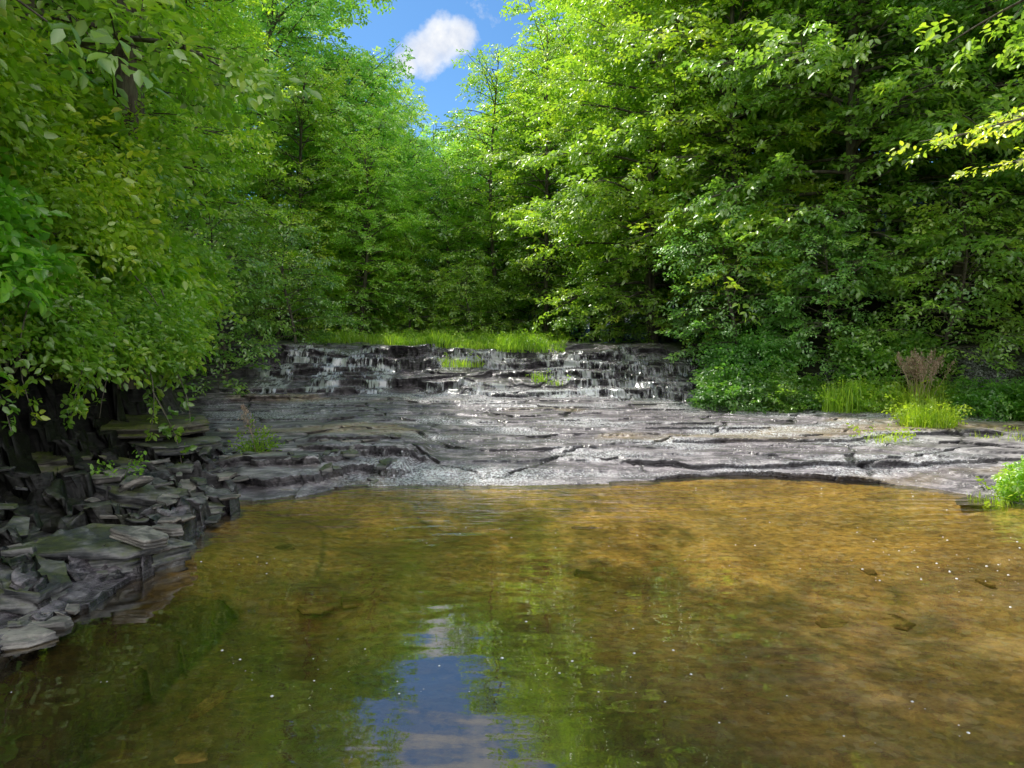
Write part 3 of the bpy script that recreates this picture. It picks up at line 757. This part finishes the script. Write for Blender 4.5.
# ------------------------------------------------------------------ grass and tall weeds
def blades(acc, rng, P, H, W, lean=.35, segs=3, tintc=0.0):
    n = len(P)
    az = rng.uniform(0, 2 * PI, n); L = H * rng.uniform(.55, 1.2, n); ln = np.abs(rng.normal(0, lean, n))
    t = np.linspace(0, 1, segs + 1)
    d = np.stack([np.cos(az), np.sin(az)], -1); s = np.stack([-np.sin(az), np.cos(az)], -1)
    V = np.zeros((n, segs + 1, 2, 3))
    for i, ti in enumerate(t):
        h = L * (ti - .35 * ln * ti ** 2); o = L * ln * ti ** 1.8
        w = W * (1 - ti) ** .6 * .5 + .0005
        c = np.concatenate([P[:, :2] + d * o[:, None], (P[:, 2] + h)[:, None]], 1)
        V[:, i, 0, :] = c; V[:, i, 1, :] = c
        V[:, i, 0, :2] += s * w; V[:, i, 1, :2] -= s * w
    k = (segs + 1) * 2
    q = np.array([[2 * i, 2 * i + 1, 2 * i + 3, 2 * i + 2] for i in range(segs)])
    acc.add(V.reshape(-1, 3), (np.arange(n)[:, None, None] * k + q[None]).reshape(-1, 4), tint=np.repeat(np.clip(rng.random(n) + tintc, 0, 1), k))
rng = np.random.default_rng(91)
acc = Acc()
n = 26000
gx = rng.uniform(-6.0, 2.6, n); gy = 17.9 + rng.random(n) ** 1.2 * 9
dens = fbm(gx * .7, gy * .5, 400, 3)
edge = 17.9 + 2.2 * sstep(-2.6, -4.4, gx) * 1 + .8 * vnoise(gx * 1.3, gx * 0, 7)
keep = (dens > -.35) & (gy > edge) & (gx < 1.3 + .1 * (gy - 18))
gx, gy = gx[keep], gy[keep]
gz = heights(gx, gy)
ok = gz > 1.50
gx, gy, gz = gx[ok], gy[ok], gz[ok]
hgt = .14 + .30 * np.clip(fbm(gx * 1.6, gy * .9, 401, 3) + .35, 0, 1)
blades(acc, rng, np.stack([gx, gy, gz], -1), hgt, .024, .7)
m_ = rng.random(len(gx)) < .035
tm = [spray_template(rng, 14, .075, .25, .5) for _ in range(4)]
spray_cloud(acc, rng, np.stack([gx[m_], gy[m_], gz[m_] + hgt[m_] * rng.uniform(.3, .9, m_.sum())], -1), rng.uniform(0, 6.28, m_.sum()), rng.uniform(.6, 1.1, m_.sum()), tm, .5, -.3)
tag(link('grass', acc.mesh('grass_patch'), M_GRASS), 'bright green grass growing on the lip above the falls', None, kind='stuff')

def tuft(label, x, y, n, h, spread, w=.012, seeds=0, tint=MID, leafy=0, group='grass tufts on the ledges', name='grass_tuft', seedh=0):
    rg = np.random.default_rng(int(abs(x * 100 + y * 10)))
    z = hz(x, y)
    a = Acc(); r = spread * rg.random(n) ** .6; t = rg.uniform(0, 2 * PI, n)
    P = np.stack([r * np.cos(t), r * np.sin(t) * .8, -.03 + 0 * t], -1)
    blades(a, rg, P, h, w, .55)
    if leafy:
        tm = [spray_template(rg, 14, .06, .25, .5) for _ in range(3)]
        r = spread * rg.random(leafy) ** .6; t = rg.uniform(0, 2 * PI, leafy)
        spray_cloud(a, rg, np.stack([r * np.cos(t), r * np.sin(t), h * rg.uniform(.1, .8, leafy)], -1), t, rg.uniform(.5, 1, leafy), tm, .5, -.3)
    e = bpy.data.objects.new(name, None); COL.objects.link(e); e.location = (x, y, z)
    tag(e, label, 'plant', group)
    o = link('foliage', a.mesh('tuft'), M_GRASS, e); o.color = (*tint, 1)
    for k in range(seeds):
        s = Acc(); stt = Acc()
        t = rg.uniform(0, 2 * PI); r = spread * .6 * rg.random(); ln = rg.normal(0, .28, 2)
        p0 = np.array([r * math.cos(t), r * math.sin(t) * .8, 0]); H = seedh * rg.uniform(.75, 1.1)
        p1 = p0 + np.array([ln[0] * H, ln[1] * H * .5, H])
        mid = (p0 + p1) / 2 - np.array([ln[0] * H * .12, 0, 0])
        tube(stt, [p0, mid, p1], [.006, .005, .003], 4, rng=rg)
        m = 110; f = rg.random(m)
        hd = p1 + (p1 - mid) / np.linalg.norm(p1 - mid) * .30 * (f[:, None] - .3) + rg.normal(0, 1, (m, 3)) * (.05 * (1.05 - f))[:, None]
        blades(s, rg, hd, .04, .016, 1.2, 1)
        so_ = link('stem', stt.mesh('stalk'), M_SEED, e); link('seed_head', s.mesh('plume'), M_SEED, so_)
    return e
tuft('tall grass clump with feathery pinkish seed heads on the ledge', 7.05, 12.45, 500, .6, .55, .014, 26, (1.1, 1, .9), 40, seedh=.82)
tuft('bright low grass clump in front of the pale seed heads', 6.5, 11.2, 520, .42, .42, .012, 0, (1.25, 1.1, .8), 60)
tuft('sprawling weedy clump with dull leaves at the ledge crack below the seed heads', 5.5, 10.6, 90, .16, .28, .01, 0, WARM, 14)
tuft('light green weed clump between the bushes and the seed heads', 6.0, 12.9, 420, .55, .45, .016, 0, (1.1, 1.1, .9), 50)
tuft('small bright tuft growing midway up the steps of the falls', .62, 16.35, 60, .24, .2, .014, 0, (1.2, 1.15, .8), 8)
tuft('tiny bright tuft halfway along the stepped falls, left of its bigger neighbour'.replace(', left of its bigger neighbour', ' beside a bigger tuft'), 1.02, 16.2, 36, .16, .14, .014, 0, (1.2, 1.15, .8), 4)
tuft('weedy plant with a dry brown spike beside the pale slabs', -3.45, 9.6, 60, .28, .16, .012, 2, (.9, .9, .9), 40, seedh=.5, name='weed_plant')
tuft('small green weed rooted among the shaded rocks above the big slab', -3.75, 6.9, 10, .1, .07, .01, 0, (.8, 1, 1), 10, name='weed_plant')
tuft('short grass in the cracks at the edge of the pool under the small sunlit plant', 5.3, 7.75, 140, .14, .3, .01, 0, LIME, 12)
tuft('grass clump overhanging the lip where the water drips', -1.2, 17.35, 220, .24, .5, .016, 0, LIME, 10)
tuft('short thin grass along the wet ledge between the bushes and the pool', 7.4, 10.4, 160, .16, .7, .01, 0, WARM, 6)

# ------------------------------------------------------------------ stone slabs
def slab(name, label, cx, cy, cz, lx, ly, th, rot, mat, seed, tilt=(0, 0), layers=5, corners=6, group=None):
    rg = np.random.default_rng(seed)
    nseg = 96
    # angular outline from a few corners, resampled
    ca = np.sort((np.arange(corners) + rg.uniform(-.38, .38, corners)) / corners * 2 * PI)
    cr = rg.uniform(.80, 1.12, corners)
    cp = np.stack([np.cos(ca) * cr * lx / 2, np.sin(ca) * cr * ly / 2], -1)
    cp = np.vstack([cp, cp[:1]]); L = np.r_[0, np.cumsum(np.linalg.norm(np.diff(cp, axis=0), axis=1))]
    s = np.linspace(0, L[-1], nseg, endpoint=False)
    O = np.stack([np.interp(s, L, cp[:, 0]), np.interp(s, L, cp[:, 1])], -1)
    V = []; rings = []
    zz = []
    for l in range(layers):
        off = rg.uniform(.90, 1.03) if l else 1.0
        j = 1 + .05 * fbm(s * 14 + l * 5, s * 0 + l, seed + l, 4, .6)
        o = O * (off * j)[:, None] + rg.normal(0, .012, 2) * lx
        for e in (0, 1):
            z = th * ((l + e * .86) / layers) - th
            rings.append(np.c_[o * (1 if e == 0 else 0.992), np.full(nseg, z)])
    for f in (.93, .8, .6, .4, .2):
        rings.append(np.c_[rings[2 * layers - 1][:, :2] * f, np.full(nseg, 0.0)])
    R = np.array(rings)
    top = R[2 * layers - 1:]
    top[..., 2] += .045 * th / .15 * fbm(top[..., 0] * 3, top[..., 1] * 5, seed + 50, 4) + (np.floor(2.5 * fbm(top[..., 0] * 1.5, top[..., 1] * 2.5, seed + 60, 2)) * .012)
    R[2 * layers - 1:] = top
    V = R.reshape(-1, 3); nr = len(R)
    a = np.arange(nr - 1)[:, None] * nseg; b = np.arange(nseg)[None, :]; c = (b + 1) % nseg
    Qs = np.stack([a + b, a + c, a + nseg + c, a + nseg + b], -1).reshape(-1, 4)
    V = np.vstack([V, V[-nseg:].mean(0), V[:nseg].mean(0)])
    n0 = nr * nseg; b = np.arange(nseg); c = (b + 1) % nseg
    T = np.vstack([np.stack([n0 - nseg + b, n0 - nseg + c, np.full(nseg, n0)], -1), np.stack([c, b, np.full(nseg, n0 + 1)], -1)])
    me = make_mesh(name, V, Qs, T)
    o = link(name, me, mat, None, (cx, cy, cz), rot); o.rotation_euler = (tilt[0], tilt[1], rot)
    tag(o, label, 'rock', group)
    return o
def at(u, v, Yd):
    return (u - 512) / 720 * Yd, Yd, 1.7 - (v - 345) / 720 * Yd
SL = 'shale slabs lying along the shore below the cliff'
def slab_px(label, u, v, Yd, lx, ly, th, rot, mat, seed, tilt=(0, 0), **k):
    x, y, z = at(u, v, Yd)
    return slab('stone_slab', label, x, y, z, lx, ly, th, rot, mat, seed, tilt, group=SL, **k)
slab_px('largest tilted grey slab jutting toward the water with a layered dark edge', 92, 540, 5.35, 1.25, .8, .24, .25, M_SLAB, 1, (.10, .10), layers=9)
slab_px('smooth pale grey plate resting on the corner of the largest slab', 138, 535, 5.35, .42, .55, .05, .9, M_SLABPALE, 2, (.12, .18))
slab_px('thin pale tongue of stone pointing at the water', 163, 529, 5.7, .34, .16, .05, -.1, M_SLABPALE, 3, (.05, .05))
slab_px('blue grey flat stone leaning under the hanging stems', 70, 490, 6.8, .42, .4, .10, .2, M_SLABBLUE, 4, (.35, .0))
slab_px('rounded blue grey stone where the mossy ledges meet the pale slabs', 198, 478, 8.0, .55, .42, .12, .2, M_SLABBLUE, 5, (.16, .02))
slab_px('angular dark block at the edge of the scene above the lowest pale slab', 20, 572, 4.6, .55, .7, .25, .3, M_SLAB, 6, (.1, .35), layers=8)
slab_px('pale wedge of stone lying lowest along the shore', 38, 622, 4.25, .36, .22, .06, .35, M_SLABPALE, 7, (.08, .1))
slab_px('pale blue slab half in the water at the edge of the scene', 8, 640, 4.05, .45, .3, .06, .3, M_SLABPALE, 8, (.06, .06))
slab_px('long mossy ledge jutting from the cliff foot under the drooping shrub', 135, 420, 9.1, 1.6, 1.3, .16, .1, M_SLABMOSS, 9, (.06, .05), layers=6)
slab_px('dark overhung slab below the long mossy ledge', 175, 441, 8.9, 1.1, .8, .12, .3, M_SLAB, 10, (.04, .03))
slab_px('mossy block in the shade between the two blue grey stones', 118, 462, 7.9, .9, .6, .18, -.2, M_SLABMOSS, 11, (.08, .08), layers=6)
slab_px('rough slab tilting to the water below the mossy block', 140, 487, 7.0, .85, .7, .15, .5, M_SLAB, 12, (.12, .16), layers=6)
slab_px('shattered slab at the waterline past the rough tilted slab', 190, 505, 6.9, .6, .5, .10, .9, M_SLAB, 13, (.06, .12), layers=5)
slab_px('dark mossy shelf deep under the hanging stems', 40, 455, 7.2, 1.2, .8, .2, .2, M_SLABMOSS, 14, (.05, .1), layers=7)
slab_px('broad pale slab at the corner of the pool nearest the cliff', 285, 487, 8.45, 1.15, .4, .05, .05, M_SLABPALE, 15, (.03, .02))
slab_px('pale slab ending in a point just above the pool', 345, 484, 8.75, .9, .3, .045, .0, M_SLABPALE, 16, (.02, .0))
slab_px('grey slab stacked on the broad pale slab', 262, 475, 8.75, .7, .35, .05, .1, M_SLAB, 17, (.03, .02))
slab_px('blue tinted slab in the middle of the pale stack', 300, 468, 9.2, .95, .4, .06, -.05, M_SLABBLUE, 18, (.03, .0))
slab_px('long thin slab with a sharp shadowed edge at the top of the pale stack', 365, 464, 9.6, 1.5, .6, .06, .0, M_SLAB, 19, (.02, .0), layers=3)
slab_px('thin grey slab beside the weed with the brown spike', 280, 458, 10.0, .9, .5, .05, .1, M_SLABPALE, 20, (.02, .02), layers=3)
slab_px('flat pale rock below the small sunlit plant at the pool edge', 1010, 500, 7.9, 1.2, .5, .035, .25, M_SLABPALE, 21, (-.01, -.02), layers=2)
slab_px('light slab tipped on the wet ledge beyond the crack', 880, 452, 10.2, 1.1, .5, .04, .1, M_SLABPALE, 22, (.03, -.02), layers=2)

# flat stones lying on the pool bed
rs = np.random.default_rng(31)
for k in range(16):
    if k < 8: x_, y_ = rs.uniform(-2.4, -.6), rs.uniform(3.2, 6.5)
    else: x_, y_ = rs.uniform(.5, 4.2), rs.uniform(3.4, 7.8)
    o = slab('sunken_stone', 'flat stone lying under water on the brown pool bed', x_, y_, hz(x_, y_) + .02, rs.uniform(.12, .5), rs.uniform(.08, .3), .05, rs.uniform(0, 3), M_SUNK, 700 + k, (rs.normal(0, .06), rs.normal(0, .06)), 2, 6, 'flat stones under the water of the pool')
# small broken plates of shale strewn on the shore
CH = [slab('shale_chip', '', 0, 0, 0, .26, .17, .035, 0, M_SLAB, 500 + q, layers=2, corners=5) for q in range(4)] + [slab('shale_chip', '', 0, 0, 0, .36, .2, .05, 0, M_SLABPALE, 510 + q, layers=3, corners=5) for q in range(2)]
rc = np.random.default_rng(12)
for k in range(130):
    y_ = rc.uniform(3.9, 9.6); w_ = float(np.interp(y_, BY, BW)); x_ = float(np.interp(y_, LY, LX)) - w_ * rc.uniform(-.02, 1.0)
    if k > 104: x_ = rc.uniform(-3.9, -1.6); y_ = rc.uniform(8.7, 10.6)
    z_ = max(hz(x_, y_), hz(x_ + .08, y_), hz(x_ - .08, y_))
    src = CH[k] if k < len(CH) else CH[rc.integers(len(CH))]
    o = src if k < len(CH) else src.copy()
    if k >= len(CH): COL.objects.link(o)
    o.location = (x_, y_, z_ + .018); o.rotation_euler = (rc.normal(0, .14), rc.normal(.05, .14), rc.uniform(0, 6.28)); f = rc.uniform(.45, 1.25); o.scale = (f, f, f * rc.uniform(.7, 1.3))
    o['label'] = 'small broken plate of grey shale lying on the rocky shore'; o['category'] = 'rock'; o['group'] = 'broken shale plates strewn on the shore'
# bare trailing stems
rv = np.random.default_rng(19)
for k in range(16):
    y_ = rv.uniform(5.2, 9.8); x_ = -4.25 - .18 * rv.random() - (.4 if y_ > 9 else 0); zt = rv.uniform(1.5, 2.6); L = rv.uniform(.7, 1.6)
    w_ = Acc(); c_ = Acc(); u = np.linspace(0, 1, 8)
    pts = np.stack([.18 * np.sin(u * 3 + k) + .12 * u, .1 * np.cos(u * 4 + k) * u, -L * u], -1)
    tube(w_, pts, np.linspace(.009, .003, 8), 4, rng=rv)
    nn = 9; uu = rv.random(nn)
    P = np.stack([np.interp(uu, u, pts[:, j]) for j in range(3)], -1)
    spray_cloud(c_, rv, P, rv.uniform(0, 6.28, nn), rv.uniform(.35, .7, nn), [spray_template(rv, 5, .13, .2, .5)], .6, .4)
    e = bpy.data.objects.new('hanging_vine', None); COL.objects.link(e); e.location = (x_, y_, zt)
    tag(e, 'thin trailing vine hanging in front of the dark cliff', 'vine', 'vines trailing down the dark cliff')
    link('stem', w_.mesh('vine_stem', True), M_TWIG, e); o = link('leaves', c_.mesh('vine_leaves'), M_LEAFBIG, e); o.color = (1.3, 1.15, .8, 1) if k % 3 == 0 else (1, 1, 1, 1)

# ------------------------------------------------------------------ floating specks and apron glints
rg = np.random.default_rng(5); a = Acc()
for k in range(1500):
    x = rg.uniform(-2.5, 5); y = rg.uniform(2.2, 8.5)
    den = fbm(np.array([x * .6 + .4 * y]), np.array([y * 1.1]), 77, 3)[0] + .25 * math.exp(-((x - 2.2) / 2) ** 2 - ((y - 5.6) / 2) ** 2)
    if den < rg.uniform(.0, .7) or hz(x, y) > -.01: continue
    r = .003 + .007 * rg.random() ** 3
    t = np.arange(7) / 7 * 2 * PI
    V = np.vstack([np.c_[x + r * np.cos(t), y + r * np.sin(t), np.full(7, .001)], np.c_[x + r * .6 * np.cos(t), y + r * .6 * np.sin(t), np.full(7, r * .5)], [[x, y, r * .6]]])
    b = np.arange(7); c = (b + 1) % 7
    a.add(V, np.stack([b, c, c + 7, b + 7], -1), np.stack([b + 7, c + 7, np.full(7, 14)], -1))
n = 9000  # white flecks on the apron stand in for sun glitter
fx_ = rg.uniform(-3.0, 6.2, n); fy_ = rg.uniform(8.6, 16.2, n)
zz_, at_ = heights(fx_, fy_, True)
pr = .35 + 1.1 * fbm(fx_ * .9, fy_ * 2.2, 78, 3) + .8 * np.exp(-((fx_ + .4) / .9) ** 2 - ((fy_ - 9.1) / .5) ** 2)
pr *= sstep(-2.6, -.6, fx_) * (.35 + .65 * sstep(13.5, 11, fy_)) * (zz_ > .01)
kp = rg.random(n) < pr
fx_, fy_, zz_ = fx_[kp], fy_[kp], zz_[kp]; m = len(fx_)
r_ = .0025 + .006 * rg.random(m) ** 2.5; an = rg.uniform(0, 6.28, m)
C_ = np.stack([fx_, fy_, zz_ + .012], -1)
P0 = C_ + np.stack([np.cos(an) * r_ * 1.8, np.sin(an) * r_, -r_ * .3], -1); P1 = C_ + np.stack([np.cos(an + 2.1) * r_ * 1.8, np.sin(an + 2.1) * r_, -r_ * .3], -1); P2 = C_ + np.stack([np.cos(an + 4.2) * r_ * 1.8, np.sin(an + 4.2) * r_, -r_ * .3], -1); P3 = C_ + np.array([0, 0, 1]) * (r_ * .9)[:, None]
ix_ = np.arange(m)[:, None] * 4
a.add(np.stack([P0, P1, P2, P3], 1).reshape(-1, 3), None, np.concatenate([ix_ + np.array([0, 1, 3]), ix_ + np.array([1, 2, 3]), ix_ + np.array([2, 0, 3])]))
mfo, nt = newmat('white_foam_glint'); N = NT(nt)
b = N.n('ShaderNodeBsdfPrincipled', i_Roughness=.2)
tc = N.n('ShaderNodeTexCoord'); N.l(N.ramp(N.noise(tc.outputs['Object'], 9), [(.3, .6), (.7, .95)]), b.inputs['Base Color'])
o = N.n('ShaderNodeOutputMaterial'); N.l(b.outputs[0], o.inputs[0])
tag(link('foam_glints', a.mesh('foam_glints'), mfo), 'tiny white bubbles on the pool and white flecks standing in for sun glints on the running water', None, kind='stuff')

# ------------------------------------------------------------------ sky and sun
SUN_EL = math.radians(55); SUN_AZ = math.radians(-42)     # azimuth from +Y toward +X
world = bpy.data.worlds.new('World'); scene.world = world; world.use_nodes = True
nt = world.node_tree; nt.nodes.clear(); N = NT(nt)
sky = N.n('ShaderNodeTexSky', sky_type='NISHITA', sun_disc=False, sun_elevation=SUN_EL, sun_rotation=SUN_AZ, air_density=1.0, dust_density=.4, ozone_density=2.5)
tc = N.n('ShaderNodeTexCoord')
def direction(u, v):
    pit = math.radians(-3.1)
    d = np.array([(u - 512) / 720, 1.0, -(v - 384) / 720])
    c, s = math.cos(pit), math.sin(pit)
    d = np.array([d[0], d[1] * c - d[2] * s, d[1] * s + d[2] * c]); return d / np.linalg.norm(d)
acc_f = None
nz = N.noise(tc.outputs['Generated'], 14, 7, .62)
for (u, v, r) in [(440, 40, .036), (424, 54, .036), (456, 36, .026), (410, 64, .022), (430, -235, .19), (610, 10, .07), (700, 40, .06), (330, 215, .08)]:
    d = direction(u, v)
    vm = N.n('ShaderNodeVectorMath', operation='DISTANCE'); N.l(tc.outputs['Generated'], vm.inputs[0]); vm.inputs[1].default_value = tuple(d)
    f = N.math('SUBTRACT', 1.0, N.math('DIVIDE', vm.outputs['Value'], r))
    acc_f = f if acc_f is None else N.math('MAXIMUM', acc_f, f)
sx = N.n('ShaderNodeSeparateXYZ'); N.l(tc.outputs['Generated'], sx.inputs[0])
hi = N.math('SUBTRACT', N.math('MAXIMUM', N.math('MULTIPLY', N.math('SUBTRACT', sx.outputs[2], .95), 5.0), N.math('SUBTRACT', N.math('MULTIPLY', sx.outputs[1], -3.0), .1)), .55)  # unseen cloud bank behind the camera, added as soft fill light
big = N.math('MULTIPLY', N.math('SUBTRACT', N.noise(tc.outputs['Generated'], 3.0, 5, .6), .36), 3.0)
hi = N.math('ADD', N.math('MINIMUM', hi, .6), big)
acc_f = N.math('MAXIMUM', acc_f, hi)
mask = N.ramp(N.math('ADD', acc_f, N.math('MULTIPLY', N.math('SUBTRACT', nz, .5), 1.7)), [(.02, 0.0), (.30, .75), (.62, 1.0)])
skyb = N.mix(1.0, sky.outputs[0], (.55, .85, 1.05), 'MULTIPLY')
nz2 = N.noise(tc.outputs['Generated'], 26, 5, .6)
cl_a = N.mix(N.ramp(nz2, [(.38, 0.0), (.62, 1.0)]), (4.9, 5.3, 6.1), (6.7, 6.8, 6.95))
cl_fill = N.mix(N.ramp(nz, [(.35, 0.0), (.6, 1.0)]), (7.5, 7.8, 8.4), (13.0, 12.8, 12.7))
cloud = N.mix(N.ramp(N.math('MULTIPLY', sx.outputs[1], -8.0), [(0.0, 0.0), (1.0, 1.0)]), cl_a, cl_fill)
colr = N.mix(mask, skyb, cloud)
bg = N.n('ShaderNodeBackground', i_Strength=.15); N.l(colr, bg.inputs[0])
o = N.n('ShaderNodeOutputWorld'); N.l(bg.outputs[0], o.inputs[0])

sd = bpy.data.lights.new('sun', 'SUN'); sd.energy = 5.0; sd.angle = math.radians(.55); sd.color = (1, .95, .86)
so = bpy.data.objects.new('sun', sd); COL.objects.link(so)
from mathutils import Vector
sv = Vector((math.cos(SUN_EL) * math.sin(SUN_AZ), math.cos(SUN_EL) * math.cos(SUN_AZ), math.sin(SUN_EL)))
so.rotation_euler = sv.to_track_quat('Z', 'Y').to_euler()

# ------------------------------------------------------------------ camera
cd = bpy.data.cameras.new('camera'); cd.sensor_width = 36; cd.lens = 36 * 720 / 1024; cd.clip_end = 2000; cd.clip_start = .05
co = bpy.data.objects.new('camera', cd); COL.objects.link(co)
co.location = (0, 0, 1.7); co.rotation_euler = (math.radians(90 - 3.1), 0, 0)
scene.camera = co

scene.view_settings.view_transform = 'Standard'; scene.view_settings.look = 'None'; scene.view_settings.exposure = 0
c = scene.cycles
c.max_bounces = 6; c.diffuse_bounces = 4; c.glossy_bounces = 3; c.transmission_bounces = 4; c.transparent_max_bounces = 10
c.caustics_reflective = False; c.caustics_refractive = False
c.sample_clamp_indirect = 4
c.use_denoising = True
